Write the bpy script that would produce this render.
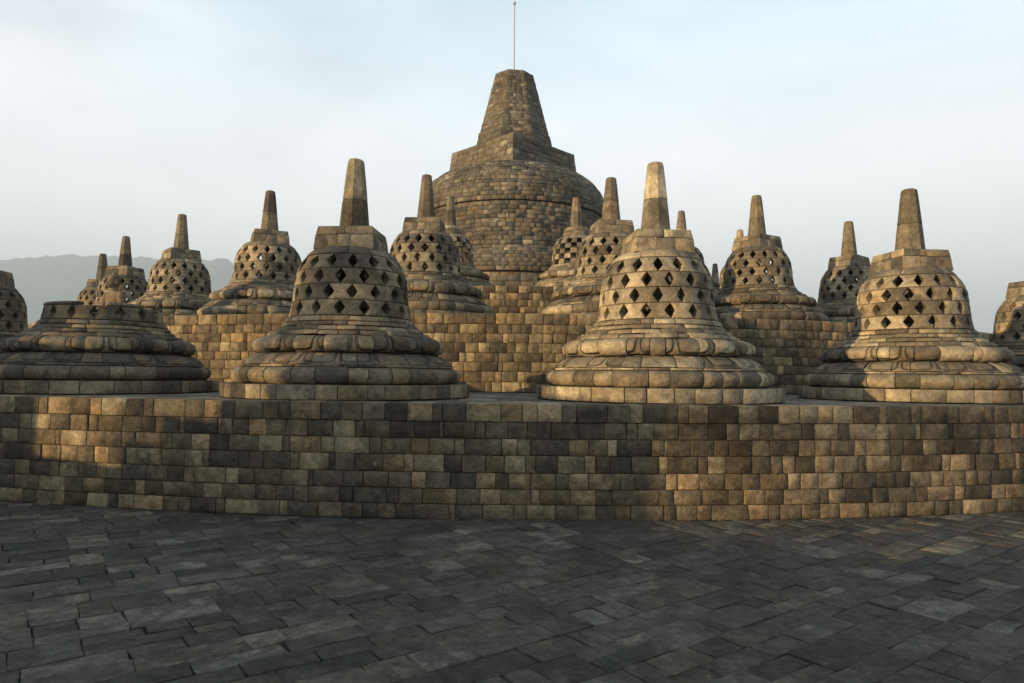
import bpy, math, random
from math import sin, cos, pi, radians, sqrt, atan2
from mathutils import Vector, Matrix

# ------------------------------------------------------------------ scene, camera, light
for o in list(bpy.data.objects): bpy.data.objects.remove(o)
S = bpy.context.scene
COL = S.collection
EYE = 1.71
cam_d = bpy.data.cameras.new('camera'); cam = bpy.data.objects.new('camera', cam_d); COL.objects.link(cam)
cam_d.sensor_width = 36.0; cam_d.lens = 670.0 / 1024.0 * 36.0
cam_d.clip_start = 0.1; cam_d.clip_end = 60000
PITCH, ROLL, YAW = radians(2.88), radians(0.6), radians(0.0)
cam.matrix_world = (Matrix.Translation((0, 0, EYE)) @ Matrix.Rotation(YAW, 4, 'Z') @
                    Matrix.Rotation(pi/2 + PITCH, 4, 'X') @ Matrix.Rotation(ROLL, 4, 'Z'))
S.camera = cam

SUN_AZ = radians(60)      # angle left of the direction from the temple back to the camera
SUN_EL = radians(7.0)
sx, sy = -sin(SUN_AZ), -cos(SUN_AZ)
sun_vec = Vector((sx*cos(SUN_EL), sy*cos(SUN_EL), sin(SUN_EL)))
sun_d = bpy.data.lights.new('sun', 'SUN'); sun_d.energy = 4.5; sun_d.angle = radians(0.6)
sun_d.color = (1.0, 0.70, 0.34)
sun = bpy.data.objects.new('sun', sun_d); COL.objects.link(sun)
sun.rotation_euler = (-sun_vec).to_track_quat('-Z', 'Y').to_euler()

W = bpy.data.worlds.new('World'); S.world = W; W.use_nodes = True
nt = W.node_tree; nt.nodes.clear()
def wn(t, **k):
    n = nt.nodes.new(t)
    for a, b in k.items(): setattr(n, a, b)
    return n
sky = wn('ShaderNodeTexSky', sky_type='NISHITA', sun_disc=False)
sky.sun_elevation = SUN_EL; sky.sun_rotation = atan2(sx, sy)
sky.air_density = 1.0; sky.dust_density = 1.2; sky.ozone_density = 1.6; sky.altitude = 300
bg = wn('ShaderNodeBackground'); bg.inputs[1].default_value = 0.15
out = wn('ShaderNodeOutputWorld')
tc = wn('ShaderNodeTexCoord')
mp = wn('ShaderNodeMapping'); mp.inputs['Scale'].default_value = (1.0, 1.0, 3.2)
mp.inputs['Rotation'].default_value = (0.12, -0.22, 0.4)
n1 = wn('ShaderNodeTexNoise'); n1.inputs['Scale'].default_value = 1.7; n1.inputs['Detail'].default_value = 7
n1.inputs['Roughness'].default_value = 0.5; n1.inputs['Distortion'].default_value = 0.5
r1 = wn('ShaderNodeMapRange'); r1.inputs[1].default_value = 0.36; r1.inputs[2].default_value = 0.66
r1.inputs[3].default_value = 0.58; r1.inputs[4].default_value = 0.92
mix = wn('ShaderNodeMix', data_type='RGBA')
cm = wn('ShaderNodeMix', data_type='RGBA'); cm.inputs[6].default_value = (4.15, 4.22, 4.5, 1); cm.inputs[7].default_value = (3.45, 4.6, 5.05, 1)
n3 = wn('ShaderNodeTexNoise'); n3.inputs['Scale'].default_value = 1.6; n3.inputs['Detail'].default_value = 4; n3.inputs['Distortion'].default_value = 0.6
r3 = wn('ShaderNodeMapRange'); r3.inputs[1].default_value = 0.25; r3.inputs[2].default_value = 0.62; r3.inputs[3].default_value = -0.35; r3.inputs[4].default_value = 0.75
r4 = wn('ShaderNodeMapRange'); r4.inputs[1].default_value = 0.35; r4.inputs[2].default_value = 0.65; r4.inputs[3].default_value = -0.25; r4.inputs[4].default_value = 0.35
a4 = wn('ShaderNodeMath', operation='ADD', use_clamp=True)
L = nt.links.new
L(tc.outputs['Generated'], mp.inputs[0]); L(mp.outputs[0], n1.inputs['Vector'])
sz_ = wn('ShaderNodeSeparateXYZ'); L(tc.outputs['Generated'], sz_.inputs[0])
r2 = wn('ShaderNodeMapRange'); r2.inputs[1].default_value = 0.12; r2.inputs[2].default_value = 0.55
r2.inputs[3].default_value = 0.42; r2.inputs[4].default_value = -0.25; L(sz_.outputs[2], r2.inputs[0])
L(n1.outputs[0], r1.inputs[0])
L(tc.outputs['Generated'], n3.inputs['Vector']); L(sz_.outputs[2], r3.inputs[0]); L(n3.outputs[0], r4.inputs[0])
L(r3.outputs[0], a4.inputs[0]); L(r4.outputs[0], a4.inputs[1]); L(a4.outputs[0], cm.inputs[0]); L(cm.outputs[2], mix.inputs[7])
ad = wn('ShaderNodeMath', operation='ADD', use_clamp=True); L(r1.outputs[0], ad.inputs[0]); L(r2.outputs[0], ad.inputs[1])
L(ad.outputs[0], mix.inputs[0])
L(sky.outputs[0], mix.inputs[6]); L(mix.outputs[2], bg.inputs[0]); L(bg.outputs[0], out.inputs[0])

S.view_settings.view_transform = 'Standard'; S.view_settings.look = 'None'
S.view_settings.exposure = 1.12; S.view_settings.gamma = 1.0
S.render.resolution_x = 1024; S.render.resolution_y = 683
S.cycles.volume_step_rate = 4; S.cycles.volume_bounces = 0

# ------------------------------------------------------------------ materials
def stone(name, ramp, contrast=0.5, bump=0.5, stain=0.5, carve=None, rough=0.92, scale=1.0, spots=0.5, soot=0.0, hue=0.8):
    m = bpy.data.materials.new(name); m.use_nodes = True
    t = m.node_tree; N = t.nodes; Lk = t.links.new
    b = N['Principled BSDF']; b.inputs['Roughness'].default_value = rough
    b.inputs['Specular IOR Level'].default_value = 0.18
    def nn(ty, **k):
        n = N.new(ty)
        for a, c in k.items(): setattr(n, a, c)
        return n
    def math_(op, a, c=None, d=None, clamp=False):
        n = nn('ShaderNodeMath', operation=op, use_clamp=clamp)
        for i, v in enumerate((a, c, d)):
            if v is None: continue
            if isinstance(v, (int, float)): n.inputs[i].default_value = v
            else: Lk(v, n.inputs[i])
        return n.outputs[0]
    at = nn('ShaderNodeAttribute', attribute_name='blk'); sp = nn('ShaderNodeSeparateColor'); Lk(at.outputs['Color'], sp.inputs[0])
    oi = nn('ShaderNodeObjectInfo'); rnd = oi.outputs['Random']
    tcn = nn('ShaderNodeTexCoord')
    seed = math_('ADD', math_('MULTIPLY', rnd, 37.3), math_('MULTIPLY', sp.outputs[0], 913.7))
    wn_ = nn('ShaderNodeTexWhiteNoise', noise_dimensions='1D'); Lk(seed, wn_.inputs['W'])
    cr = nn('ShaderNodeValToRGB'); e = cr.color_ramp.elements
    while len(e) < len(ramp): e.new(0.5)
    for i, (p, c) in enumerate(ramp): e[i].position = p; e[i].color = (*c, 1)
    # the block's own tone wanders a little inside the block
    def noise(sc, det, ro=0.55, dist=0.0, extra=0.0):
        n = nn('ShaderNodeTexNoise', noise_dimensions='4D'); Lk(tcn.outputs['Object'], n.inputs['Vector'])
        n.inputs['Scale'].default_value = sc*scale; n.inputs['Detail'].default_value = det
        n.inputs['Roughness'].default_value = ro; n.inputs['Distortion'].default_value = dist
        Lk(math_('ADD', math_('MULTIPLY', rnd, 50.0), math_('MULTIPLY', sp.outputs[1], extra)), n.inputs['W'])
        return n.outputs[0]
    big = noise(0.9, 5, 0.6); mid = noise(4.5, 6, 0.6, 0.6, 3.0); fine = noise(38, 5, 0.65); grain = noise(13, 5, 0.75, 0.5, 5.0)
    tone = math_('ADD', wn_.outputs[0], math_('MULTIPLY', math_('SUBTRACT', mid, 0.5), 0.9), clamp=True)
    Lk(tone, cr.inputs[0])
    f = math_('MULTIPLY_ADD', math_('SUBTRACT', mid, 0.5), contrast*1.6, 1.0)
    f2 = math_('MULTIPLY_ADD', math_('SUBTRACT', big, 0.5), stain*2.0, 1.0)
    f3 = math_('MULTIPLY_ADD', math_('SUBTRACT', fine, 0.5), contrast*1.3, 1.0)
    # dark pitted crust in blotches
    crust_n = noise(2.1, 8, 0.7, 0.4)
    mr = nn('ShaderNodeMapRange'); Lk(crust_n, mr.inputs[0])
    mr.inputs[1].default_value = 0.5; mr.inputs[2].default_value = 0.66
    mr.inputs[3].default_value = 1.0; mr.inputs[4].default_value = 1.0 - 0.55*stain
    f = math_('MULTIPLY', f, math_('MULTIPLY_ADD', math_('SUBTRACT', grain, 0.5), contrast*2.4, 1.0))
    fac = math_('MULTIPLY', math_('MULTIPLY', f, f2), math_('MULTIPLY', f3, mr.outputs[0]))
    fac = math_('MAXIMUM', fac, 0.12)
    # horizontal weathering: surfaces that face the rain carry dark algae (a property of the stone)
    vc = nn('ShaderNodeVectorMath', operation='MULTIPLY'); Lk(cr.outputs[0], vc.inputs[0]); Lk(oi.outputs['Color'], vc.inputs[1])
    w2 = nn('ShaderNodeTexWhiteNoise', noise_dimensions='1D'); Lk(math_('ADD', seed, 11.3), w2.inputs['W'])
    hr = nn('ShaderNodeValToRGB'); he = hr.color_ramp.elements
    he[0].position = 0.0; he[0].color = (0.92, 1.0, 0.98, 1); he[1].position = 1.0; he[1].color = (1.22, 0.96, 0.68, 1)
    e3 = he.new(0.5); e3.color = (1.0, 1.0, 1.0, 1); Lk(w2.outputs[0], hr.inputs[0])
    vh = nn('ShaderNodeVectorMath', operation='MULTIPLY'); Lk(vc.outputs[0], vh.inputs[0]); Lk(hr.outputs[0], vh.inputs[1])
    hm = nn('ShaderNodeMix', data_type='RGBA'); hm.inputs[0].default_value = hue; Lk(vc.outputs[0], hm.inputs[6]); Lk(vh.outputs[0], hm.inputs[7]); vc = hm
    vm = nn('ShaderNodeVectorMath', operation='SCALE'); Lk(vc.outputs[2], vm.inputs[0]); Lk(fac, vm.inputs[3])
    col = vm.outputs[0]
    if soot:
        gn = nn('ShaderNodeNewGeometry'); sz = nn('ShaderNodeSeparateXYZ'); Lk(gn.outputs['Normal'], sz.inputs[0])
        up = math_('MULTIPLY', math_('MAXIMUM', sz.outputs[2], 0.0), soot, clamp=True)
        mu = nn('ShaderNodeMix', data_type='RGBA'); Lk(up, mu.inputs[0]); Lk(col, mu.inputs[6]); mu.inputs[7].default_value = (0.05, 0.048, 0.043, 1)
        col = mu.outputs[2]
    # lichen specks
    if spots:
        sn = noise(9, 4, 0.7, 1.0)
        ms = nn('ShaderNodeMapRange'); Lk(sn, ms.inputs[0]); ms.inputs[1].default_value = 0.64; ms.inputs[2].default_value = 0.72
        ms.inputs[4].default_value = spots
        mx = nn('ShaderNodeMix', data_type='RGBA'); Lk(ms.outputs[0], mx.inputs[0]); Lk(col, mx.inputs[6]); mx.inputs[7].default_value = (0.36, 0.33, 0.26, 1)
        col = mx.outputs[2]
    bn = nn('ShaderNodeTexVoronoi'); Lk(tcn.outputs['Object'], bn.inputs['Vector']); bn.inputs['Scale'].default_value = 55*scale
    h = math_('ADD', math_('MULTIPLY_ADD', grain, 1.6, math_('MULTIPLY', fine, 0.6)), math_('ADD', math_('MULTIPLY', mid, 1.6), math_('MULTIPLY', bn.outputs[0], 0.35)))
    if carve:
        uv = nn('ShaderNodeUVMap'); su = nn('ShaderNodeSeparateXYZ'); Lk(uv.outputs[0], su.inputs[0])
        x = math_('ABSOLUTE', math_('SUBTRACT', math_('MULTIPLY', math_('FRACT', su.outputs[0]), 2.0), 1.0))
        yv = math_('SUBTRACT', 1.0, su.outputs[1])
        g = math_('ADD', math_('POWER', x, 5.0), math_('POWER', yv, 5.0))
        d = math_('ABSOLUTE', math_('SUBTRACT', g, 0.52))
        gr = nn('ShaderNodeMapRange'); Lk(d, gr.inputs[0]); gr.inputs[1].default_value = 0.05; gr.inputs[2].default_value = 0.26
        gr.inputs[3].default_value = 1.0; gr.inputs[4].default_value = 0.0
        keep = math_('MULTIPLY', gr.outputs[0], math_('GREATER_THAN', sp.outputs[2], 0.25))
        h = math_('SUBTRACT', h, math_('MULTIPLY', keep, carve))
        mg = nn('ShaderNodeMix', data_type='RGBA'); Lk(math_('MULTIPLY', keep, 0.55), mg.inputs[0]); Lk(col, mg.inputs[6]); mg.inputs[7].default_value = (0.03, 0.027, 0.022, 1)
        col = mg.outputs[2]
    bp = nn('ShaderNodeBump'); bp.inputs['Strength'].default_value = bump; bp.inputs['Distance'].default_value = 0.02
    Lk(h, bp.inputs['Height']); Lk(bp.outputs[0], b.inputs['Normal'])
    Lk(col, b.inputs['Base Color'])
    return m

STUPA_RAMP = [(0.0, (0.060, 0.052, 0.040)), (0.3, (0.105, 0.088, 0.063)), (0.65, (0.165, 0.137, 0.094)), (1.0, (0.27, 0.225, 0.15))]
WALL_RAMP = [(0.0, (0.035, 0.031, 0.026)), (0.35, (0.068, 0.058, 0.043)), (0.7, (0.115, 0.094, 0.064)), (1.0, (0.22, 0.18, 0.12))]
DOME_RAMP = [(0.0, (0.058, 0.051, 0.040)), (0.5, (0.080, 0.070, 0.053)), (0.9, (0.105, 0.091, 0.067)), (1.0, (0.19, 0.165, 0.12))]
PAVE_RAMP = [(0.0, (0.040, 0.036, 0.032)), (0.5, (0.058, 0.052, 0.045)), (0.88, (0.076, 0.069, 0.059)), (1.0, (0.125, 0.112, 0.092))]
M_STUPA = stone('weathered_stupa_stone', STUPA_RAMP, 0.8, 0.9, 0.6, hue=0.4, soot=0.4, spots=0.25)
M_LOTUS = stone('carved_lotus_stone', STUPA_RAMP, 0.8, 0.9, 0.6, carve=2.6, hue=0.4, soot=0.4, spots=0.25)
M_WALL = stone('rough_wall_stone', WALL_RAMP, 0.85, 1.0, 0.55, hue=0.5, spots=0.4)
M_DOME = stone('dome_stone', DOME_RAMP, 0.6, 0.7, 0.7, hue=0.4, scale=0.6, spots=0.2)
M_PAVE = stone('dark_paving_stone', PAVE_RAMP, 0.9, 1.0, 0.5, spots=0.3, hue=0.35)
M_FLOOR = stone('terrace_paving_stone', [(0, (0.06, 0.057, 0.052)), (0.5, (0.11, 0.103, 0.09)), (1, (0.20, 0.183, 0.15))], 0.9, 0.9, 0.5)
M_STAT = stone('statue_stone', [(0, (0.12, 0.105, 0.085)), (1, (0.20, 0.175, 0.135))], 0.5, 0.4, 0.5, spots=0.15)
def plain(name, c, rough=0.9, metal=0.0):
    m = bpy.data.materials.new(name); m.use_nodes = True; b = m.node_tree.nodes['Principled BSDF']
    b.inputs['Base Color'].default_value = (*c, 1); b.inputs['Roughness'].default_value = rough; b.inputs['Metallic'].default_value = metal
    return m
M_CORE = plain('joint_earth', (0.035, 0.031, 0.026))
M_METAL = plain('grey_metal', (0.25, 0.26, 0.27), 0.5, 0.6)
def land(name, c1, c2, sc):
    m = plain(name, c1); t = m.node_tree
    n = t.nodes.new('ShaderNodeTexNoise'); n.inputs['Scale'].default_value = sc; n.inputs['Detail'].default_value = 10
    tcn = t.nodes.new('ShaderNodeTexCoord'); mx = t.nodes.new('ShaderNodeMix'); mx.data_type = 'RGBA'
    t.links.new(tcn.outputs['Object'], n.inputs['Vector']); t.links.new(n.outputs[0], mx.inputs[0])
    mx.inputs[6].default_value = (*c1, 1); mx.inputs[7].default_value = (*c2, 1)
    t.links.new(mx.outputs[2], t.nodes['Principled BSDF'].inputs['Base Color'])
    return m
M_BARK = plain('bark', (0.09, 0.07, 0.05)); M_LEAF = plain('leaf', (0.05, 0.09, 0.03), 0.6)
M_LAND = land('valley_green', (0.035, 0.06, 0.025), (0.09, 0.10, 0.05), 0.01)
M_HILL = land('forested_hill', (0.03, 0.05, 0.025), (0.07, 0.085, 0.045), 0.004)

# ------------------------------------------------------------------ mesh collector
rng = random.Random(7)
class MB:
    def __init__(s): s.v = []; s.f = []; s.sm = []; s.c = []; s.uv = []
    def add(s, verts, faces, smooth, col, uvs=None):
        o = len(s.v); s.v += verts; s.c += [col]*len(verts)
        s.uv += uvs if uvs else [(0, 0)]*len(verts)
        for f, q in zip(faces, smooth): s.f.append([i+o for i in f]); s.sm.append(q)
    def mesh(s, name, mat):
        me = bpy.data.meshes.new(name); me.from_pydata(s.v, [], s.f)
        me.polygons.foreach_set('use_smooth', s.sm)
        a = me.color_attributes.new('blk', 'FLOAT_COLOR', 'POINT')
        a.data.foreach_set('color', [x for c in s.c for x in (*c, 1.0)])
        uvl = me.uv_layers.new(name='UVMap'); li = [0]*len(me.loops); me.loops.foreach_get('vertex_index', li)
        uvl.data.foreach_set('uv', [x for i in li for x in s.uv[i]])
        me.materials.append(mat); me.update()
        return me
    def build(s, name, mat, parent=None):
        o = bpy.data.objects.new(name, s.mesh(name, mat)); COL.objects.link(o)
        if parent: o.parent = parent
        return o
def rc(): return (rng.random(), rng.random(), rng.random())

def block(mb, P, us, vs, bev, depth, edge_u=None, uvf=None, closed=False, tilt=0.004, rough=0.002, chip=0.12, bul=0.0):
    """one stone: a grid of points P(u, v, w) with a worn edge and sides going back into the wall"""
    nu, nv = len(us), len(vs)
    off = rng.uniform(-tilt, tilt); tu = rng.uniform(-tilt, tilt); tv = rng.uniform(-tilt, tilt)
    chips = {k: (rng.uniform(0.5, 2.2)*bev if rng.random() < chip else 0) for k in ((0, 0), (0, 1), (1, 0), (1, 1))}
    V = []; UV = []
    for j, v in enumerate(vs):
        for i, u in enumerate(us):
            fu, fv = i/(nu-1), j/(nv-1)
            edge = i in (0, nu-1) or j in (0, nv-1)
            w = off + tu*(2*fu-1) + tv*(2*fv-1) + rng.uniform(-rough, rough)
            if edge: w -= bev*rng.uniform(0.6, 1.15)
            else: w += bul
            if (i in (0, nu-1)) and (j in (0, nv-1)): w -= bev*0.6 + chips[(int(i > 0), int(j > 0))]
            uu = edge_u(u, v, i, nu) if edge_u else u
            V.append(P(uu, v, w)); UV.append(uvf(uu, v) if uvf else (0, 0))
    F = []; sm = []
    for j in range(nv-1):
        for i in range(nu-1):
            a = j*nu+i; F.append([a, a+1, a+1+nu, a+nu]); sm.append(True)
    loop = list(range(nu)) + [j*nu+nu-1 for j in range(1, nv)] + [(nv-1)*nu+i for i in range(nu-2, -1, -1)] + [j*nu for j in range(nv-2, 0, -1)]
    base = len(V)
    for k in loop:
        j, i = divmod(k, nu); u, v = us[i], vs[j]
        uu = edge_u(u, v, i, nu) if edge_u else u
        V.append(P(uu, v, -depth)); UV.append(uvf(uu, v) if uvf else (0, 0))
    n = len(loop)
    for k in range(n):
        a, b2 = loop[k], loop[(k+1) % n]
        F.append([b2, a, base+k, base+(k+1) % n]); sm.append(False)
    if closed:
        bi = len(V); # back faces
        idx = {loop[k]: base+k for k in range(n)}
        for j in range(1, nv-1):
            for i in range(1, nu-1):
                idx[j*nu+i] = len(V); V.append(P(edge_u(us[i], vs[j], i, nu) if edge_u else us[i], vs[j], -depth)); UV.append((0, 0))
        for j in range(nv-1):
            for i in range(nu-1):
                a = j*nu+i; F.append([idx[a+nu], idx[a+nu+1], idx[a+1], idx[a]]); sm.append(True)
    mb.add(V, F, sm, rc(), UV)

def poly_profile(pts):
    d = [0]
    for a, b in zip(pts, pts[1:]): d.append(d[-1] + math.dist(a, b))
    def f(t):
        t = max(0.0, min(d[-1], t)); k = 0
        while k < len(pts)-2 and t > d[k+1]: k += 1
        q = (t-d[k])/max(1e-9, d[k+1]-d[k]); a, b = pts[k], pts[k+1]
        r, z = a[0]+(b[0]-a[0])*q, a[1]+(b[1]-a[1])*q
        # smooth normal from a short difference
        def pt(s):
            s = max(0.0, min(d[-1], s)); kk = 0
            while kk < len(pts)-2 and s > d[kk+1]: kk += 1
            qq = (s-d[kk])/max(1e-9, d[kk+1]-d[kk])
            return pts[kk][0]+(pts[kk+1][0]-pts[kk][0])*qq, pts[kk][1]+(pts[kk+1][1]-pts[kk][1])*qq
        e = 0.3*d[-1]/max(1, len(pts)-1); p, n = pt(t-e), pt(t+e)
        tx, tz = n[0]-p[0], n[1]-p[1]; l = math.hypot(tx, tz) or 1
        return r, z, tz/l, -tx/l
    return f, d

def revolve_course(mb, pts, width, bev=0.012, gap=0.004, depth=0.12, a_off=None, npet=0, cx=0, cy=0, seg=0.14, a0=0, a1=2*pi,
                   var=0.35, tilt=0.004, rough=0.002, chip=0.12, skip=0.0, flat_in=False):
    f, d = poly_profile(pts); Ltot = d[-1]
    rm = sum(p[0] for p in pts)/len(pts)
    n = max(4, round((a1-a0)*rm/width))
    jit = [rng.uniform(-var, var) for _ in range(n+1)]
    if a1-a0 > 6.28: jit[n] = jit[0]
    else: jit[0] = jit[n] = 0
    st = a_off if a_off is not None else (rng.random()*2*pi if a1-a0 > 6.28 else 0)
    bounds = [a0 + st + (a1-a0)*(k+jit[k])/n for k in range(n+1)]
    vs0 = [gap, gap+bev] + [x for x in d[1:-1] if gap+bev*1.5 < x < Ltot-gap-bev*1.5] + [Ltot-gap-bev, Ltot-gap]
    if len(vs0) < 5: vs0.insert(2, Ltot/2)
    def P(u, v, w):
        r, z, nr, nz = f(v)
        if w < -0.04: rr, zz = r + w, z            # sides of the stone run straight in
        else: rr, zz = r + nr*w, z + nz*w
        return (cx + rr*cos(u), cy + rr*sin(u), zz)
    for k in range(n):
        if skip and rng.random() < skip: continue
        A, B = bounds[k], bounds[k+1]; ga, ba = gap/rm, bev/rm
        A += ga*rng.uniform(0.5, 1.6); B -= ga*rng.uniform(0.5, 1.6)
        m = max(1, round((B-A)*rm/(seg*1.0)))
        us = [A, A+ba] + [A+ba+(B-A-2*ba)*q/m for q in range(1, m)] + [B-ba, B]
        gj = rng.uniform(-0.4, 0.6)*gap
        vs = [v for v in vs0]; vs[0] += gj*0.5; vs[-1] -= gj*0.5
        uvf = (lambda u, v: (u*npet/(2*pi), v/Ltot)) if npet else None
        block(mb, P, us, vs, bev, depth, uvf=uvf, tilt=tilt, rough=rough, chip=chip)

def revolve_core(mb, pts, n=64, cx=0, cy=0):
    V = []; F = []
    for r, z in pts:
        for k in range(n): a = 2*pi*k/n; V.append((cx+r*cos(a), cy+r*sin(a), z))
    for j in range(len(pts)-1):
        for k in range(n):
            F.append([j*n+k, j*n+(k+1) % n, (j+1)*n+(k+1) % n, (j+1)*n+k])
    mb.add(V, F, [True]*len(F), (0.5, 0.5, 0.5))

def frustum_course(mb, ns, r0, r1, z0, z1, nper, rot=0, bev=0.012, gap=0.003, depth=0.1, tilt=0.004, shift=0.0):
    """one course of stones round an n-sided tapering block; r = circumradius"""
    H = math.hypot(z1-z0, (r0-r1)*cos(pi/ns))
    for s in range(ns):
        a, b = rot + 2*pi*s/ns, rot + 2*pi*(s+1)/ns
        am = (a+b)/2; nx, ny = cos(am), sin(am)
        def P(u, v, w):
            t = v; r = r0+(r1-r0)*t
            x = r*(cos(a)*(1-u)+cos(b)*u); y = r*(sin(a)*(1-u)+sin(b)*u)
            return (x+nx*w, y+ny*w, z0+(z1-z0)*t)
        wd = 2*r0*sin(pi/ns); bd = [0.0] + [(k + rng.uniform(-0.22, 0.22) + shift)/nper for k in range(1, nper)] + [1.0]
        for k in range(nper):
            g, be = gap/wd, bev/wd
            u0 = bd[k] + (g if k else 0); u1 = bd[k+1] - (g if k < nper-1 else 0)
            us = [u0, u0+be, (u0+u1)/2, u1-be, u1]
            gv, bv = gap/H, bev/H
            vs = [gv, gv+bv, 0.5, 1-gv-bv, 1-gv]
            dd = min(depth, r1*cos(pi/ns)*0.8)
            block(mb, P, us, vs, bev, dd, tilt=tilt, rough=0.001, chip=0.1)
def ngon_cap(mb, ns, r, z, rot=0, up=True):
    V = [(r*cos(rot+2*pi*k/ns), r*sin(rot+2*pi*k/ns), z) for k in range(ns)]
    F = [list(range(ns)) if up else list(range(ns))[::-1]]
    mb.add(V, F, [False], rc())
def loft(mb, ns, rings, rot=0, jit=0.0, cap=True, smooth=False):
    """separate stacked pieces are lists of rings [(r, z)...]"""
    for piece in rings:
        V = []; F = []
        for r, z in piece:
            for k in range(ns):
                rr = r*(1+rng.uniform(-jit, jit)); a = rot+2*pi*k/ns
                V.append((rr*cos(a), rr*sin(a), z+rng.uniform(-jit, jit)*0.05))
        for j in range(len(piece)-1):
            for k in range(ns): F.append([j*ns+k, j*ns+(k+1) % ns, (j+1)*ns+(k+1) % ns, (j+1)*ns+k])
        F.append([(len(piece)-1)*ns+k for k in range(ns)]); F.append([k for k in range(ns)][::-1])
        mb.add(V, F, [smooth]*(len(F)-2)+[False, False], rc())

def tag(o, label, cat, group=None):
    o['label'] = label; o['category'] = cat
    if group: o['group'] = group
def struct(o): o['kind'] = 'structure'; return o
def empty(name, loc, rz=0):
    o = bpy.data.objects.new(name, None); COL.objects.link(o); o.location = loc; o.rotation_euler = (0, 0, rz)
    o.empty_display_size = 0.5
    return o

# ------------------------------------------------------------------ land, sky haze
CY = 34.5            # centre of the round terraces
R1W, R2W, R3W = 26.5, 21.0, 14.6
Z1, Z2, Z3 = 1.37, 2.96, 4.38

def ground_sheet():
    mb = MB(); radii = [0, 40, 62, 64, 90, 140, 220, 400, 800, 1600, 3200, 6400, 12000, 20000]; n = 72
    V = []; F = []
    for r in radii:
        for k in range(n):
            a = 2*pi*k/n
            if r <= 62: z = -0.25
            elif r <= 64: z = -1.5
            elif r < 200: z = -1.5 - 34*min(1, (r-64)/110)
            else: z = -36 + rng.uniform(-2, 2)
            V.append((max(-10000, min(8000, r*cos(a))), max(-300, min(8000, CY+r*sin(a))), z))
    for j in range(len(radii)-1):
        for k in range(n): F.append([j*n+k, (j+1)*n+k, (j+1)*n+(k+1) % n, j*n+(k+1) % n])
    mb.add(V, F, [True]*len(F), (0.5, 0.5, 0.5))
    struct(mb.build('ground', M_LAND))
ground_sheet()

def hills():
    # a long forested ridge 4 km away, left of the temple
    mb = MB(); nx, ny = 420, 26
    from mathutils import noise as mn
    V = []; F = []
    x0, x1, y0, y1 = -9500, -700, 3300, 5300
    for j in range(ny):
        for i in range(nx):
            x = x0+(x1-x0)*i/(nx-1); y = y0+(y1-y0)*j/(ny-1)
            t = j/(ny-1)
            prof = max(0, 1-abs(t-0.45)/0.45)**0.8
            env = min(1, max(0, (-900-x)/900))**0.7
            crest = 750 + 30*mn.noise((x/1500, 3.1, 0)) + 26*mn.noise((x/480, 1.1, 0)) + 9*mn.noise((x/120, 7.1, 0))
            crest += 26*math.exp(-((x+2800)/260)**2) + 14*mn.noise((x/55, 2.2, 0))
            z = -40 + crest*prof*env + 14*mn.noise((x/90, y/90, 0))*prof + 6*mn.noise((x/28, y/28, 3))*prof
            V.append((x, y, z))
    for j in range(ny-1):
        for i in range(nx-1): a = j*nx+i; F.append([a, a+1, a+nx+1, a+nx])
    mb.add(V, F, [True]*len(F), (0.5, 0.5, 0.5))
    struct(mb.build('hills', M_HILL))
hills()

# ------------------------------------------------------------------ pavement
def pavement():
    mb = MB(); th = radians(36); ca, sa = cos(th), sin(th)
    def world(a, b): return (a*ca - b*sa, a*sa + b*ca)
    def slab(a, b, l, h):
        cx_, cy_ = world(a+l/2, b+h/2)
        if not (-14 < cx_ < 14 and -7 < cy_ < 16 and math.hypot(cx_, cy_-CY) > R1W-0.6): return
        g = rng.choice((0.0005, 0.001, 0.0015, 0.003, 0.008)); g2 = rng.choice((0.0005, 0.001, 0.0015, 0.003, 0.006))
        sk = [rng.uniform(-0.016, 0.016) for _ in range(4)]; dz = rng.gauss(0, 0.003)
        sh = rng.uniform(-0.02, 0.02)
        def P(u, v, w):
            aa = a + u + (sk[0] if u < l/2 else sk[1])*(v/h-0.5)
            bb = b + v + (sk[2] if v < h/2 else sk[3])*(u/l-0.5) + 0.03*sin(a*0.55+u*0.55+b*0.21)
            aa += 0.03*sin(bb*0.7)
            x, y = world(aa, bb)
            return (x, y, w + dz + 0.012*sin(x*0.9+1)*sin(y*1.1))
        be = rng.uniform(0.005, 0.012)
        us = [g, g+be, l*0.3, l*0.65, l-g-be, l-g]; vs = [g2, g2+be, h*0.5, h-g2-be, h-g2]
        block(mb, P, us, vs, rng.uniform(0.002, 0.007), 0.09, tilt=0.0035, rough=0.002, chip=0.35)
    b = -16.0
    while b < 22:
        h = rng.choice((0.20, 0.23, 0.26, 0.29, 0.33, 0.40)); a = -24.0 + rng.random()*0.4
        while a < 24:
            l = rng.choice((0.22, 0.28, 0.34, 0.40, 0.48, 0.58)) * rng.uniform(0.9, 1.1)
            if h > 0.3 and rng.random() < 0.35:
                q = rng.uniform(0.4, 0.6)*h; m = rng.uniform(0.35, 0.65)*l
                slab(a, b, l, q)
                if l > 0.5: slab(a, b+q, m, h-q); slab(a+m, b+q, l-m, h-q)
                else: slab(a, b+q, l, h-q)
            else: slab(a, b, l, h)
            a += l
        b += h
    o = struct(mb.build('pavement', M_PAVE))
    mb = MB(); n = 96; V = [(0, CY, -0.035)] + [(61*cos(2*pi*k/n), CY+61*sin(2*pi*k/n), -0.035) for k in range(n)]
    mb.add(V, [[0, k+1, (k+1) % n+1] for k in range(n)], [False]*n, (0.3, 0.3, 0.3))
    struct(mb.build('pavement_bed', M_CORE))
pavement()

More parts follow.
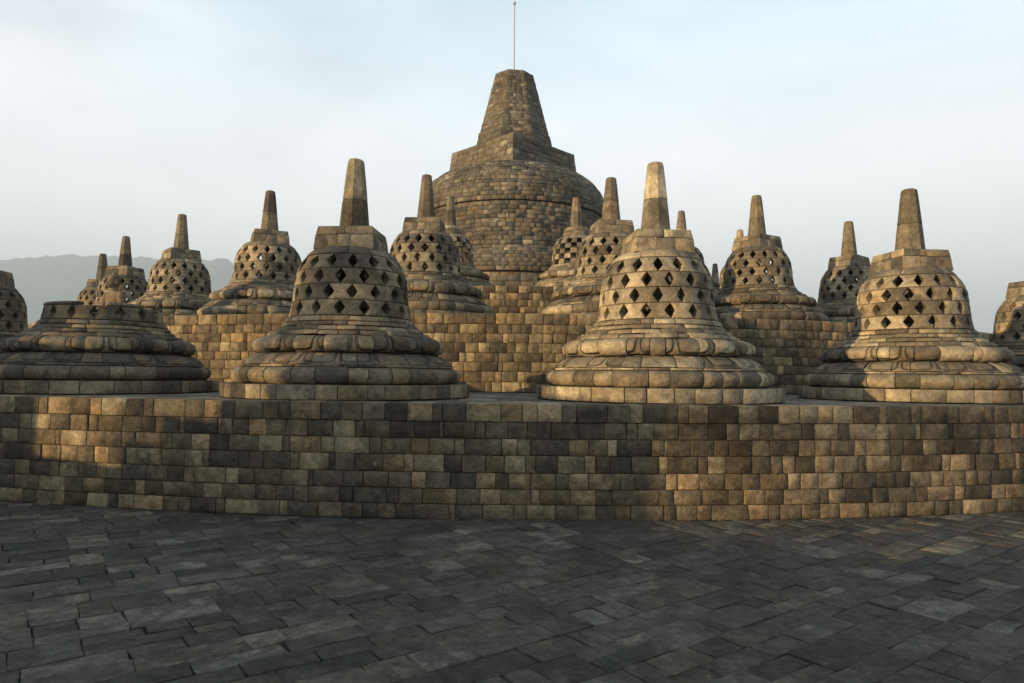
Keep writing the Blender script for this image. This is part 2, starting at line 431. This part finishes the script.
# ------------------------------------------------------------------ terrace walls and floors
def terrace(rw, z0, z1, ncourse, label, width=0.255, tint=(1.12, 1.08, 1.0)):
    root = empty('terrace_wall', (0, CY, 0)); tag(root, label, 'terrace wall')
    mb = MB(); dz = (z1-z0)/ncourse; z = z0
    hs = [rng.uniform(0.92, 1.08) for _ in range(ncourse)]; hs[-1] *= 1.08; k = (z1-z0)/sum(hs); hs = [h*k for h in hs]
    for c in range(ncourse):
        r = rw + (0.0 if c < ncourse-1 else 0.012)
        revolve_course(mb, [(r, z), (r, z+hs[c])], width*rng.uniform(0.9, 1.1), bev=0.008, gap=0.003, depth=0.40,
                       var=0.42, tilt=0.007, rough=0.0025, chip=0.3, seg=0.10)
        z += hs[c]
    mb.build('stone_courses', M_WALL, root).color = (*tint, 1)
    mb = MB(); revolve_core(mb, [(rw-0.06, z0-0.1), (rw-0.06, z1-0.05)], 128)
    mb.build('wall_core', M_CORE, root)
    return root
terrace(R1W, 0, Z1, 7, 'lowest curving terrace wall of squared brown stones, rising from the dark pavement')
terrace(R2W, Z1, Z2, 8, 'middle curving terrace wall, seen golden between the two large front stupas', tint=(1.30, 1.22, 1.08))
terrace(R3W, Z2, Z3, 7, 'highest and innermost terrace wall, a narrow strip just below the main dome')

def terrace_floor(z, ri, ro):
    # radial rings of flat slabs
    mb = MB(); r = ro
    while r > ri:
        w = rng.uniform(0.3, 0.45); n = max(8, round(2*pi*r/rng.uniform(0.45, 0.6))); st = rng.random()
        for k in range(n):
            a0, a1 = 2*pi*(k+st)/n, 2*pi*(k+1+st)/n; g = 0.007/r
            rr0, rr1 = max(ri, r-w+0.010), r-0.002; dz = rng.uniform(-0.003, 0.0)
            V = [(rr0*cos(a0+g), rr0*sin(a0+g), z+dz), (rr1*cos(a0+g), rr1*sin(a0+g), z+dz), (rr1*cos(a1-g), rr1*sin(a1-g), z+dz), (rr0*cos(a1-g), rr0*sin(a1-g), z+dz)]
            mb.add([(x, y+CY, zz) for x, y, zz in V], [[0, 1, 2, 3]], [False], rc())
        r -= w
    struct(mb.build('terrace_floor', M_FLOOR))
    mb = MB(); n = 128; V = []
    for rr in (ri-0.3, ro+0.0):
        V += [(rr*cos(2*pi*k/n), CY+rr*sin(2*pi*k/n), z-0.02) for k in range(n)]
    mb.add(V, [[k, n+k, n+(k+1) % n, (k+1) % n] for k in range(n)], [False]*n, (0.5,)*3)
    struct(mb.build('terrace_bed', M_CORE))
terrace_floor(Z1-0.012, R2W-0.2, R1W-0.40)
terrace_floor(Z2-0.012, R3W-0.2, R2W-0.40)
terrace_floor(Z3-0.012, 5.0, R3W-0.40)

# ------------------------------------------------------------------ latticed stupas
BELL = [(0.915, 1.16), (0.885, 1.29), (0.865, 1.45), (0.85, 1.64), (0.83, 1.79), (0.785, 1.93), (0.725, 2.03), (0.67, 2.09)]
def bell_r(z):
    for (r0, z0), (r1, z1) in zip(BELL, BELL[1:]):
        if z <= z1: return r0 + (r1-r0)*(z-z0)/(z1-z0)
    return BELL[-1][0]

def base_meshes(kind):
    plinth, tor, lot, stp = MB(), MB(), MB(), MB()
    revolve_course(plinth, [(1.82, 0), (1.82, 0.195)], 0.34, depth=0.35, bev=0.007, tilt=0.007)
    revolve_course(tor, [(1.60, 0.197), (1.655, 0.23), (1.69, 0.30), (1.68, 0.36), (1.615, 0.42)], 0.34, depth=0.3, bev=0.006, tilt=0.006, chip=0.2)
    revolve_course(tor, [(1.575, 0.422), (1.575, 0.458)], 0.42, depth=0.3, bev=0.004)
    revolve_course(lot, [(1.56, 0.46), (1.525, 0.50), (1.46, 0.555), (1.38, 0.60), (1.33, 0.618)], 0.30, depth=0.2, bev=0.005, npet=20, tilt=0.006, chip=0.2, seg=0.1)
    revolve_course(lot, [(1.33, 0.622), (1.395, 0.655), (1.43, 0.72), (1.42, 0.79), (1.36, 0.84), (1.27, 0.865)], 0.32, depth=0.25, bev=0.006, npet=18, tilt=0.009, chip=0.25, seg=0.1)
    revolve_course(stp, [(1.225, 0.868), (1.205, 0.91), (1.17, 0.94)], 0.33, depth=0.25, bev=0.006, chip=0.25, tilt=0.008)
    revolve_course(stp, [(1.11, 0.943), (1.095, 0.985), (1.05, 1.01)], 0.32, depth=0.25, bev=0.006, chip=0.25, tilt=0.008)
    revolve_course(stp, [(1.02, 1.012), (1.01, 1.05), (0.995, 1.075)], 0.36, depth=0.25, bev=0.005)
    revolve_course(stp, [(0.97, 1.078), (0.96, 1.125), (0.93, 1.158)], 0.34, depth=0.3, bev=0.006)
    core = MB()
    revolve_core(core, [(1.76, 0.0), (1.76, 0.18), (1.56, 0.19), (1.56, 0.41), (1.48, 0.44), (1.27, 0.58), (1.28, 0.8), (1.13, 0.86), (0.95, 1.0), (0.90, 1.08), (0.86, 1.09), (0.0, 1.09)], 40)
    return plinth, tor, lot, core, stp

def bell_mesh(rows, square=False, n=16, top=True, z0=1.16, z1=2.07):
    mb = MB(); h = (z1-z0)/ (5 if square else 4)
    tone = None
    for r in range(rows):
        za = z0+h*r; zb = za+h
        st = (0.5 if r % 2 else 0.0)
        for k in range(n):
            u0, u1 = 2*pi*(k+st)/n, 2*pi*(k+1+st)/n
            if square: wa = (u1-u0)*0.25
            else: wa = (0.078+rng.uniform(-0.006, 0.006))/bell_r((za+zb)/2)
            rm = bell_r((za+zb)/2); g = 0.004/rm
            wl, wr = wa*rng.uniform(0.92, 1.08), wa*rng.uniform(0.92, 1.08)
            def inset(t, w_):
                if square: return w_
                q = min(1, max(0, (0.5-abs(t-0.5)-0.05)/0.40)); return g + w_*q
            def edge_u(s, v, i, nu):
                t = (v-za)/h; l = u0+inset(t, wl); rr = u1-inset(t, wr)
                return l+(rr-l)*s
            def P(u, v, w):
                R = bell_r(v); return ((R+w)*cos(u), (R+w)*sin(u), v)
            us = [0, 0.06, 0.35, 0.65, 0.94, 1]
            vs = [za+0.003, za+0.014, za+h*0.25, za+h*0.5, za+h*0.75, zb-0.014, zb-0.003]
            block(mb, P, us, vs, 0.008, 0.15, edge_u=edge_u, closed=True, tilt=0.004, rough=0.0015, chip=0.12)
    if top:
        revolve_course(mb, [(0.69, z1+0.003), (0.675, z1+0.035), (0.635, z1+0.08), (0.57, z1+0.125), (0.47, z1+0.15)], 0.42, depth=0.10, bev=0.008)
        revolve_core(mb, [(0.62, z1+0.0), (0.54, z1+0.09), (0.0, z1+0.12)], 24)
        revolve_core(mb, [(0.0, z1-0.01), (0.60, z1-0.01)], 24)
    else:
        pass
    return mb

def harmika_mesh(sides):
    mb = MB()
    k = sqrt(2) if sides == 4 else 1.09
    rot = pi/4 if sides == 4 else pi/8
    frustum_course(mb, sides, 0.455*k, 0.43*k, 2.17, 2.40, 3 if sides == 4 else 1, rot, depth=0.3, tilt=0.004, bev=0.007)
    frustum_course(mb, sides, 0.43*k, 0.405*k, 2.402, 2.53, 2 if sides == 4 else 1, rot, depth=0.3, tilt=0.004, shift=0.1, bev=0.007)
    ngon_cap(mb, sides, 0.395*k, 2.522, rot)
    ngon_cap(mb, sides, 0.46*k, 2.18, rot, up=False)
    return mb
def pinnacle_mesh(cut=0.0):
    mb = MB(); z0, z1 = 2.52, 3.65-cut; r0, r1 = 0.24, 0.128
    def rr(z): return r0+(r1-r0)*(z-z0)/(3.65-z0)
    sp = [z0, z0+0.45*(z1-z0)+rng.uniform(-.1, .1), z1]
    pieces = []
    for a, b in zip(sp, sp[1:]):
        b_ = 0.008; mid = [a+(b-a)*q for q in (0.3, 0.6)]
        pc = [(rr(a)-b_, a+0.001), (rr(a), a+b_)] + [(rr(z), z) for z in mid] + [(rr(b), b-b_), (rr(b)-b_, b-0.001)]
        if b == z1: pc = pc[:-2] + [(rr(b)*1.0, b-0.05), (rr(b)*0.93, b-0.015), (rr(b)*0.72, b)]
        pieces.append(pc)
    loft(mb, 8, pieces, rot=pi/8, jit=0.009)
    return mb

def make_variant(sides, square):
    p, t, l, c, st = base_meshes(0)
    return dict(plinth=p.mesh('plinth', M_STUPA), base_moulding=t.mesh('base_moulding', M_STUPA), lotus_moulding=l.mesh('lotus_moulding', M_LOTUS),
                core=c.mesh('core', M_CORE), stepped_moulding=st.mesh('stepped_moulding', M_STUPA), bell=bell_mesh(5 if square else 4, square, 12 if square else 16).mesh('bell', M_STUPA),
                harmika=harmika_mesh(sides).mesh('harmika', M_STUPA), pinnacle=pinnacle_mesh().mesh('pinnacle', M_STUPA))
VARS = [make_variant(4, False) for _ in range(3)]
VAR8 = [make_variant(8, True) for _ in range(2)]

def put_stupa(x, y, z, sc, v, rz, hrz, label, group, skip=(), tone=1.0, pin=None):
    root = empty('latticed_stupa', (x, y, z), rz); root.scale = (sc, sc, sc)
    tag(root, label, 'stupa', group)
    for nm in ('plinth', 'base_moulding', 'lotus_moulding', 'stepped_moulding', 'core', 'bell', 'harmika', 'pinnacle'):
        if nm in skip: continue
        o = bpy.data.objects.new(nm, v[nm]); COL.objects.link(o); o.parent = root
        if nm == 'harmika': o.rotation_euler.z = hrz - rz
        q = tone*rng.uniform(0.93, 1.07)
        if nm == 'pinnacle':
            o.rotation_euler = (radians(rng.uniform(-0.35, 0.35)), radians(rng.uniform(-0.35, 0.35)), 0); q = pin or tone*rng.uniform(0.75, 1.1)
        o.color = (q, q*0.99, q*0.97, 1)
    return root

g1 = 'latticed stupas on the lowest terrace'
ring1 = [  # x, y, harmika angle, label
    (-2.47, 10.25, radians(-4), 'front stupa left of centre on the lowest terrace, mostly dark brown with plain tall pinnacle', 0),
    (2.21, 10.25, radians(5), 'front stupa right of centre on the lowest terrace, brightest lit, thick golden pinnacle', 1),
    (6.89, 11.55, radians(6), 'stupa at the right on the lowest terrace, dark topped pinnacle and pale lattice blocks', 2),
    (-11.65, 14.6, radians(10), 'dark stupa cut off by the left photo edge, behind the broken stupa', 1),
    (11.65, 14.7, radians(20), 'stupa cut off by the right photo edge', 0),
]
for i, (x, y, ha, lab, vi) in enumerate(ring1):
    put_stupa(x, y, Z1, 1.0, VARS[vi], rng.random()*6, ha, lab, g1, tone=(0.88, 1.28, 1.12, 0.7, 0.9)[i], pin=(0.72, 1.75, 0.62, 0.8, 0.8)[i])

def polar(r, a): return (r*sin(a), CY - r*cos(a))
g2 = 'latticed stupas on the second terrace'
labs2 = {(0, -1): 'second terrace stupa against the left flank of the great dome',
         (0, 1): 'second terrace stupa overlapping the right flank of the great dome',
         (1, -1): 'second terrace stupa just left of the dark brown front stupa, worn stepped top',
         (1, 1): 'second terrace stupa right of the brightest front stupa, with a short tip behind its shoulder',
         (2, -1): 'second terrace stupa with blue hills directly behind, just right of the broken stupa',
         (2, 1): 'second terrace stupa half hidden behind the one with the dark topped pinnacle',
         (3, -1): 'taller stupa of the dark pair rising behind the broken stupa',
         (4, -1): 'lower, left stupa of the dark pair rising behind the broken stupa'}
pos2 = {(0, -1): (-2.24, 16.9, 0.85), (0, 1): (2.50, 16.95, 0.95), (1, -1): (-6.80, 18.55, 0.95), (1, 1): (6.80, 18.5, 0.85),
        (2, -1): (-10.70, 21.45, 0.95), (2, 1): (10.85, 21.45, 1.0), (3, -1): (-14.6, 25.1, 0.8), (4, -1): (-17.8, 28.9, 0.9)}
for (k, s), lab in labs2.items():
    x, y, tn = pos2[(k, s)]; a = atan2(x, CY-y)
    put_stupa(x, y, Z2, 1.05, VARS[(k+(s > 0)) % 3], rng.random()*6, a + radians(rng.uniform(-8, 8)) + (radians(45) if k in (1, 3) and s < 0 else 0), lab, g2, tone=tn)
g3 = 'latticed stupas on the highest terrace'
labs3 = {(0, -1): 'highest terrace stupa left of the dome, half hidden by a nearer stupa',
         (0, 1): 'highest terrace stupa before the dome, with small square checkered openings',
         (1, 1): 'highest terrace stupa whose thin pinnacle rises right of the thick golden pinnacle',
         (2, 1): 'highest terrace stupa showing only its left shoulder and pinnacle tip behind a nearer one',
         (4, 1): 'highest terrace stupa farthest back, only a thin post like tip visible'}
for (k, s), lab in labs3.items():
    a = radians(11.25+22.5*k)*s; x, y = polar(11.4, a)
    if k == 2: x += 0.15
    put_stupa(x, y, Z3, 0.985, VAR8[k % 2], rng.random()*6, a, lab, g3)
x, y = 25.2, 36.5
put_stupa(x, y, Z1, 0.85, VARS[2], 0, a, 'distant lowest terrace stupa, only its tip peeking over the base of the right stupa', g1)

# broken stupa with the open bell
def broken():
    x, y = -6.98, 11.45
    root = empty('broken_stupa', (x, y, Z1), 0.4); tag(root, 'broken dark stupa at the left without a top, one row of diamond holes', 'stupa', g1)
    v = VARS[1]
    for nm in ('plinth', 'base_moulding', 'lotus_moulding', 'stepped_moulding', 'core'):
        o = bpy.data.objects.new(nm, v[nm]); COL.objects.link(o); o.parent = root; o.color = (0.75, 0.74, 0.72, 1)
    mb = bell_mesh(1, top=False)
    # low flat capping stones left on the rim
    revolve_course(mb, [(bell_r(1.39), 1.392), (bell_r(1.46), 1.452)], 0.3, depth=0.15, bev=0.012, skip=0.45, chip=0.5)
    mb.build('bell', M_STUPA, root).color = (0.7, 0.69, 0.67, 1)
broken()

# ------------------------------------------------------------------ seated statue
def statue_mesh():
    import bmesh
    bm = bmesh.new()
    def ell(c, r, rot=None):
        M = Matrix.Translation(c)
        if rot: M = M @ rot
        M = M @ Matrix.Diagonal((r[0], r[1], r[2], 1))
        bmesh.ops.create_uvsphere(bm, u_segments=20, v_segments=14, radius=1, matrix=M)
    def limb(a, b, ra, rb, n=7):
        a, b = Vector(a), Vector(b)
        for i in range(n+1):
            t = i/n; r = ra+(rb-ra)*t; ell(a.lerp(b, t), (r, r, r))
    # faces -y
    ell((0, 0.02, 0.10), (0.30, 0.22, 0.13))
    for s in (-1, 1):
        limb((0.12*s, 0.0, 0.12), (0.38*s, -0.16, 0.10), 0.12, 0.095)
        limb((0.38*s, -0.17, 0.09), (-0.02*s, -0.30, 0.08+0.03*(s > 0)), 0.085, 0.06)
        ell((-0.10*s, -0.28, 0.13), (0.10, 0.05, 0.035))
        limb((0.235*s, 0.02, 0.60), (0.30*s, -0.01, 0.36), 0.078, 0.066)
        limb((0.30*s, -0.01, 0.36), (0.06*s, -0.22, 0.21), 0.064, 0.045)
        ell((0.03*s, -0.25, 0.19), (0.08, 0.05, 0.025))
        ell((0.105*s, 0.0, 0.845), (0.02, 0.03, 0.06))
        ell((0.04*s, -0.103, 0.865), (0.02, 0.012, 0.008))
    limb((0, 0.03, 0.18), (0, 0.03, 0.40), 0.175, 0.155)
    ell((0, 0.03, 0.52), (0.225, 0.135, 0.16))
    ell((0, 0.03, 0.615), (0.24, 0.10, 0.065))
    limb((0, 0.02, 0.65), (0, 0.0, 0.76), 0.07, 0.065, 4)
    ell((0, 0, 0.855), (0.102, 0.115, 0.135))
    ell((0, 0.012, 0.915), (0.108, 0.118, 0.085))
    ell((0, 0.02, 1.00), (0.052, 0.052, 0.045))
    ell((0, -0.118, 0.84), (0.016, 0.02, 0.035)); ell((0, -0.108, 0.795), (0.032, 0.014, 0.008)); ell((0, -0.095, 0.76), (0.03, 0.025, 0.02))
    me = bpy.data.meshes.new('tmp'); bm.to_mesh(me); bm.free()
    o = bpy.data.objects.new('tmp', me); COL.objects.link(o)
    r = o.modifiers.new('r', 'REMESH'); r.mode = 'VOXEL'; r.voxel_size = 0.012
    s = o.modifiers.new('s', 'SMOOTH'); s.iterations = 2; s.factor = 0.5
    dg = bpy.context.evaluated_depsgraph_get(); m2 = bpy.data.meshes.new_from_object(o.evaluated_get(dg))
    bpy.data.objects.remove(o); m2.name = 'buddha_statue'
    for p in m2.polygons: p.use_smooth = True
    m2.materials.clear(); m2.materials.append(M_STAT)
    return m2
SM = statue_mesh()
def put_statue(x, y, rz, label, z=Z1+1.09, sc=0.9):
    o = bpy.data.objects.new('buddha_statue', SM); COL.objects.link(o); o.location = (x, y, z); o.rotation_euler.z = rz; o.scale = (sc, sc, sc)
    tag(o, label, 'statue', 'seated stone statues inside the stupas')
put_statue(-6.85, 11.45, radians(-30), 'seated stone Buddha whose head and shoulders rise out of the broken stupa', sc=0.91)
put_statue(-2.47, 10.25, radians(-14), 'seated stone Buddha glimpsed through the diamond holes of the left centre front stupa')
put_statue(2.21, 10.25, radians(12), 'seated stone Buddha glimpsed through the diamond holes of the brightest front stupa')
put_statue(6.95, 11.55, radians(30), 'seated stone Buddha glimpsed through the diamond holes of the right hand front stupa')

for k, lab in (((0, -1), 'stupa against the left flank of the dome'), ((0, 1), 'stupa overlapping the right flank of the dome'), ((1, -1), 'stupa just left of the dark front stupa'),
               ((1, 1), 'stupa right of the brightest front stupa'), ((2, -1), 'stupa right of the broken stupa'), ((2, 1), 'stupa half hidden at the right')):
    x, y, _ = pos2[k]; put_statue(x, y, atan2(x, CY-y), 'seated stone Buddha inside the second terrace ' + lab, z=Z2+1.145, sc=0.95)
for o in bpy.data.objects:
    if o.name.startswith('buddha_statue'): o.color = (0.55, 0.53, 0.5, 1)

# ------------------------------------------------------------------ main stupa
def main_stupa():
    root = empty('great_stupa', (-0.05, CY, Z3)); tag(root, 'great central domed stupa with tall tapering octagonal spire, towering above all the others', 'great stupa')
    z = lambda h: h + EYE - Z3      # heights were measured above eye level
    def courses(profile, ch, width, name, tilt=0.010):
        mb = MB(); f, d = poly_profile(profile); n = max(1, round(d[-1]/ch))
        for k in range(n):
            a, b = d[-1]*k/n, d[-1]*(k+1)/n; ra, za, *_ = f(a); rb, zb, *_ = f(b); rm, zm, *_ = f((a+b)/2)
            revolve_course(mb, [(ra, za), (rm, zm), (rb, zb)], width, bev=0.009, gap=0.004, depth=0.25, tilt=tilt, rough=0.004, seg=0.45, chip=0.2, var=0.38)
        return mb
    base = courses([(6.2, 0), (6.2, z(3.35))], 0.24, 0.5, 'b')
    revolve_core(base, [(6.1, 0), (6.1, z(3.3)), (5.6, z(3.34))], 64)
    b2 = courses([(5.75, z(3.36)), (5.75, z(4.30))], 0.24, 0.5, 'b'); base.v and base.add(b2.v, b2.f, b2.sm, (0, 0, 0), b2.uv); base.c[-len(b2.v):] = b2.c
    revolve_core(base, [(5.65, z(3.3)), (5.65, z(4.27)), (5.0, z(4.31))], 64)
    base.build('plinth', M_DOME, root)
    lot = courses([(5.25, z(4.62)), (5.32, z(4.85)), (5.28, z(5.15)), (5.10, z(5.5)), (4.86, z(5.85))], 0.2, 0.36, 'l')
    neck = courses([(5.0, z(4.32)), (5.0, z(4.61))], 0.24, 0.45, 'n'); k0 = len(neck.v); lot.add(neck.v, neck.f, neck.sm, (0, 0, 0), neck.uv); lot.c[-k0:] = neck.c
    revolve_core(lot, [(4.9, z(4.3)), (4.9, z(4.6)), (5.15, z(4.7)), (5.15, z(5.2)), (4.75, z(5.82)), (4.3, z(5.9))], 64)
    lot.build('lotus_moulding', M_DOME, root)
    drum = courses([(4.74, z(5.88)), (4.72, z(6.3)), (4.73, z(7.0)), (4.74, z(7.86))], 0.2, 0.34, 'd', tilt=0.02)
    revolve_core(drum, [(4.62, z(5.8)), (4.62, z(7.95))], 64)
    drum.build('drum', M_DOME, root)
    dome = courses([(4.80, z(7.90)), (4.86, z(8.2)), (4.82, z(8.65)), (4.66, z(9.1)), (4.36, z(9.52)), (3.92, z(9.88)), (3.35, z(10.15)), (2.6, z(10.33))], 0.2, 0.36, 'dm')
    revolve_core(dome, [(4.70, z(7.93)), (4.74, z(8.6)), (4.56, z(9.05)), (4.25, z(9.45)), (3.82, z(9.80)), (3.2, z(10.08)), (0, z(10.3))], 64)
    dome.build('dome', M_DOME, root)
    def stack(ns, r0, r1, h0, h1, nc, nper, rot, name, par, cap=True):
        mb = MB()
        for k in range(nc):
            t0, t1 = k/nc, (k+1)/nc
            frustum_course(mb, ns, r0+(r1-r0)*t0, r0+(r1-r0)*t1, z(h0+(h1-h0)*t0), z(h0+(h1-h0)*t1), nper, rot, bev=0.009, gap=0.003, depth=0.4, tilt=0.012, shift=0.25*(k % 2))
        ngon_cap(mb, ns, r1*0.985, z(h1)-0.012, rot)
        o = mb.build(name, M_DOME, par)
        c = MB(); loft(c, ns, [[(r0-0.08, z(h0)), (r1-0.08, z(h1)-0.04)]], rot); c.build('core', M_CORE, o)
        return o
    hk = stack(4, 3.38, 3.20, 10.0, 11.55, 6, 9, -pi/2, 'harmika', root)
    stack(4, 2.15, 2.08, 11.53, 11.95, 2, 5, -pi/2, 'step', hk)
    sp = stack(8, 2.12, 1.98, 11.53, 12.30, 4, 3, pi/8+radians(6), 'spire', root)
    stack(8, 1.93, 1.06, 12.28, 15.62, 17, 4, pi/8+radians(6), 'spire', root)
    rod = MB(); loft(rod, 8, [[(0.045, z(15.55)), (0.035, z(17.6)), (0.03, z(19.7))], [(0.014, z(19.7)), (0.014, z(20.4)), (0.004, z(20.9))]]); loft(rod, 8, [[(0.08, z(19.6)), (0.08, z(19.7))]])
    r = rod.build('lightning_rod', M_METAL, root)
main_stupa()

# ------------------------------------------------------------------ outer parapet and added shadow casters, behind and left of the camera
def along(p, q):       # p runs along the parapet line, q towards the temple
    return (0.5*p + 0.866*q, -0.866*p + 0.5*q)
def box_stone(mb, p0, p1, q0, q1, z0, z1, o=(0, 0)):
    j = lambda: rng.uniform(-0.008, 0.008)
    V = []
    for zz in (z0+0.003, z1-0.003):
        for p, q in ((p0+.004, q0), (p1-.004, q0), (p1-.004, q1), (p0+.004, q1)):
            x, y = along(p+j(), q+j()); V.append((x-o[0], y-o[1], zz+j()*0.3))
    mb.add(V, [[3, 2, 1, 0], [4, 5, 6, 7], [0, 1, 5, 4], [1, 2, 6, 5], [2, 3, 7, 6], [3, 0, 4, 7]], [False]*6, rc())
def masonry(mb, p0, p1, q0, q1, z0, z1, o, ch=0.25, w=0.42):
    box_stone(mb, p0+0.03, p1-0.03, q0+0.03, q1-0.03, z0, z1-0.03, o)
    nc = max(1, round((z1-z0)/ch))
    for c in range(nc):
        za, zb = z0+(z1-z0)*c/nc, z0+(z1-z0)*(c+1)/nc
        t = p0 - rng.random()*0.2
        while t < p1-0.02:
            a, b = max(p0, t), min(p1, t+rng.uniform(0.7, 1.3)*w)
            if p1-b < 0.12: b = p1
            if b-a > 0.03: box_stone(mb, a, b, q0, q1, za, zb, o)
            t = b if b > t else t+w
def parapet():
    o = along(-5, -7); root = empty('parapet_wall', (o[0], o[1], 0)); tag(root, 'stone parapet round the platform, unseen behind the viewpoint, heights stepped to shape the shade', 'parapet')
    mb = MB()  # section heights set where the shadow edge should fall on the front wall
    masonry(mb, -22, -14.65, -7.35, -6.7, 0, 2.0, o)
    masonry(mb, -10.9, -9.7, -7.35, -6.7, 0, 1.33, o, ch=0.19)
    masonry(mb, -9.75, -9.4, -7.35, -6.7, 0, 1.68, o)
    masonry(mb, -9.4, -8.7, -7.35, -6.7, 0, 2.05, o)
    masonry(mb, -6.3, -4.9, -7.35, -6.7, 0, 1.48, o)
    masonry(mb, -4.9, -3.7, -7.35, -6.7, 0, 1.60, o)
    masonry(mb, -3.7, 9, -7.35, -6.7, 0, 1.76, o)
    mb.build('stone_courses', M_WALL, root)
    # added shrine shape; its flat roof and turret outline the front wall's shadow
    o = along(-7.5, -7.4); r = empty('shrine_shade_block', (o[0], o[1], 0)); tag(r, 'unseen flat roofed shrine shape with corner turret, added to shade the front terrace wall', 'shrine')
    mb = MB(); masonry(mb, -8.93, -6.12, -8.4, -6.6, 0, 2.65, o); mb.build('body', M_WALL, r)
    mb = MB(); masonry(mb, -8.98, -6.05, -8.5, -6.5, 2.65, 2.86, o, w=0.6); mb.build('cornice', M_WALL, r)
    mb = MB(); masonry(mb, -8.95, -8.25, -8.0, -7.1, 2.86, 3.22, o); masonry(mb, -8.85, -8.4, -7.8, -7.3, 3.22, 3.6, o); mb.build('turret', M_WALL, r)
    # added tower shape, stepped to shade the broken stupa and the wall's left end
    o = along(-12.6, -7.4); r = empty('tower_shade_block', (o[0], o[1], 0)); tag(r, 'unseen stepped tower shape in the parapet line, added to shade the broken stupa', 'gateway')
    mb = MB(); masonry(mb, -14.65, -10.62, -8.6, -6.6, 0, 2.8, o); mb.build('body', M_WALL, r)
    mb = MB(); masonry(mb, -14.4, -12.5, -8.4, -6.8, 2.8, 3.2, o); masonry(mb, -13.9, -12.6, -8.2, -7.0, 3.2, 3.6, o)
    mb.build('stepped_roof', M_WALL, r)
parapet()

def tree(p, q, crowns, zb, label):
    ox, oy = along(p, q); r = empty('broadleaf_tree', (ox, oy, zb)); tag(r, label, 'tree', 'trees on the slope beyond the parapet')
    mb = MB(); top = max(c[1] for c in crowns)
    loft(mb, 8, [[(0.32, 0), (0.24, 1.5), (0.18, (top-zb)*0.6), (0.08, top-zb)]], jit=0.08, smooth=True)
    for cp, cz, rp, rz_, n in crowns:
        x, y = along(cp-p, 0); a = Vector((0, 0, (top-zb)*0.45)); b = Vector((x, y, cz-zb))
        V = []; F = []
        for k in range(6):
            t = k/5; c = a.lerp(b, t); rr = 0.14*(1-t)+0.03
            V += [(c.x+rr*cos(m*pi/3), c.y+rr*sin(m*pi/3), c.z) for m in range(6)]
        for k in range(5):
            for m in range(6): F.append([k*6+m, k*6+(m+1) % 6, (k+1)*6+(m+1) % 6, (k+1)*6+m])
        mb.add(V, F, [True]*len(F), rc())
    mb.build('trunk', M_BARK, r)
    mb = MB()
    for cp, cz, rp, rz_, n in crowns:
        cl = [(Vector((rng.gauss(0, 0.45), rng.gauss(0, 0.45), rng.gauss(0, 0.45)))) for _ in range(9)]
        for i in range(n):
            c = rng.choice(cl) + Vector((rng.gauss(0, 0.2), rng.gauss(0, 0.2), rng.gauss(0, 0.2)))
            if c.length > 1.15: continue
            x, y = along(cp-p+c.x*rp, c.y*rp); z = cz-zb+c.z*rz_
            u = Vector((rng.gauss(0, 1), rng.gauss(0, 1), rng.gauss(0, 1))).normalized(); w = u.cross(Vector((rng.random(), rng.random(), 1))).normalized()
            l, h = rng.uniform(0.10, 0.18), rng.uniform(0.06, 0.10); c0 = Vector((x, y, z))
            mb.add([tuple(c0-u*l), tuple(c0+w*h), tuple(c0+u*l), tuple(c0-w*h)], [[0, 1, 2, 3]], [False], rc())
    mb.build('crown', M_LEAF, r)
tree(-4.2, -46, [(-5.2, 7.65, 1.3, 0.75, 250), (-3.0, 7.85, 1.5, 0.8, 230), (-0.8, 7.9, 1.4, 0.9, 260)], -3.5, 'unseen spreading leafy tree beyond the parapet, wide thin crown shaped to dapple the wall')  # out of view; sparse crown thins the sun on the wall's right half
tree(-9.6, -46, [(-9.5, 9.4, 0.75, 1.5, 230), (-9.7, 8.2, 0.6, 0.8, 110)], -3.5, 'unseen slim upright leafy tree beyond the parapet, added to dim the left front stupa')  # out of view, added to weaken the sun on the left front bell

# ------------------------------------------------------------------ haze
def haze():
    mb = MB(); x0, x1, y0, y1, z0, z1 = -10500, 8500, -330, 8500, -45, 900
    V = [(x0, y0, z0), (x1, y0, z0), (x1, y1, z0), (x0, y1, z0), (x0, y0, z1), (x1, y0, z1), (x1, y1, z1), (x0, y1, z1)]
    F = [[3, 2, 1, 0], [4, 5, 6, 7], [0, 1, 5, 4], [1, 2, 6, 5], [2, 3, 7, 6], [3, 0, 4, 7]]
    m = bpy.data.materials.new('haze_air'); m.use_nodes = True; t = m.node_tree; t.nodes.clear()
    v = t.nodes.new('ShaderNodeVolumePrincipled'); ou = t.nodes.new('ShaderNodeOutputMaterial')
    v.inputs['Color'].default_value = (0.76, 0.90, 1.0, 1); v.inputs['Density'].default_value = 0.0003; v.inputs['Anisotropy'].default_value = 0.0
    t.links.new(v.outputs[0], ou.inputs['Volume'])
    me = bpy.data.meshes.new('haze'); me.from_pydata(V, [], F); me.materials.append(m)
    o = bpy.data.objects.new('haze', me); COL.objects.link(o); o['kind'] = 'stuff'; o['label'] = 'pale blue morning haze over the valley and hills'
haze()
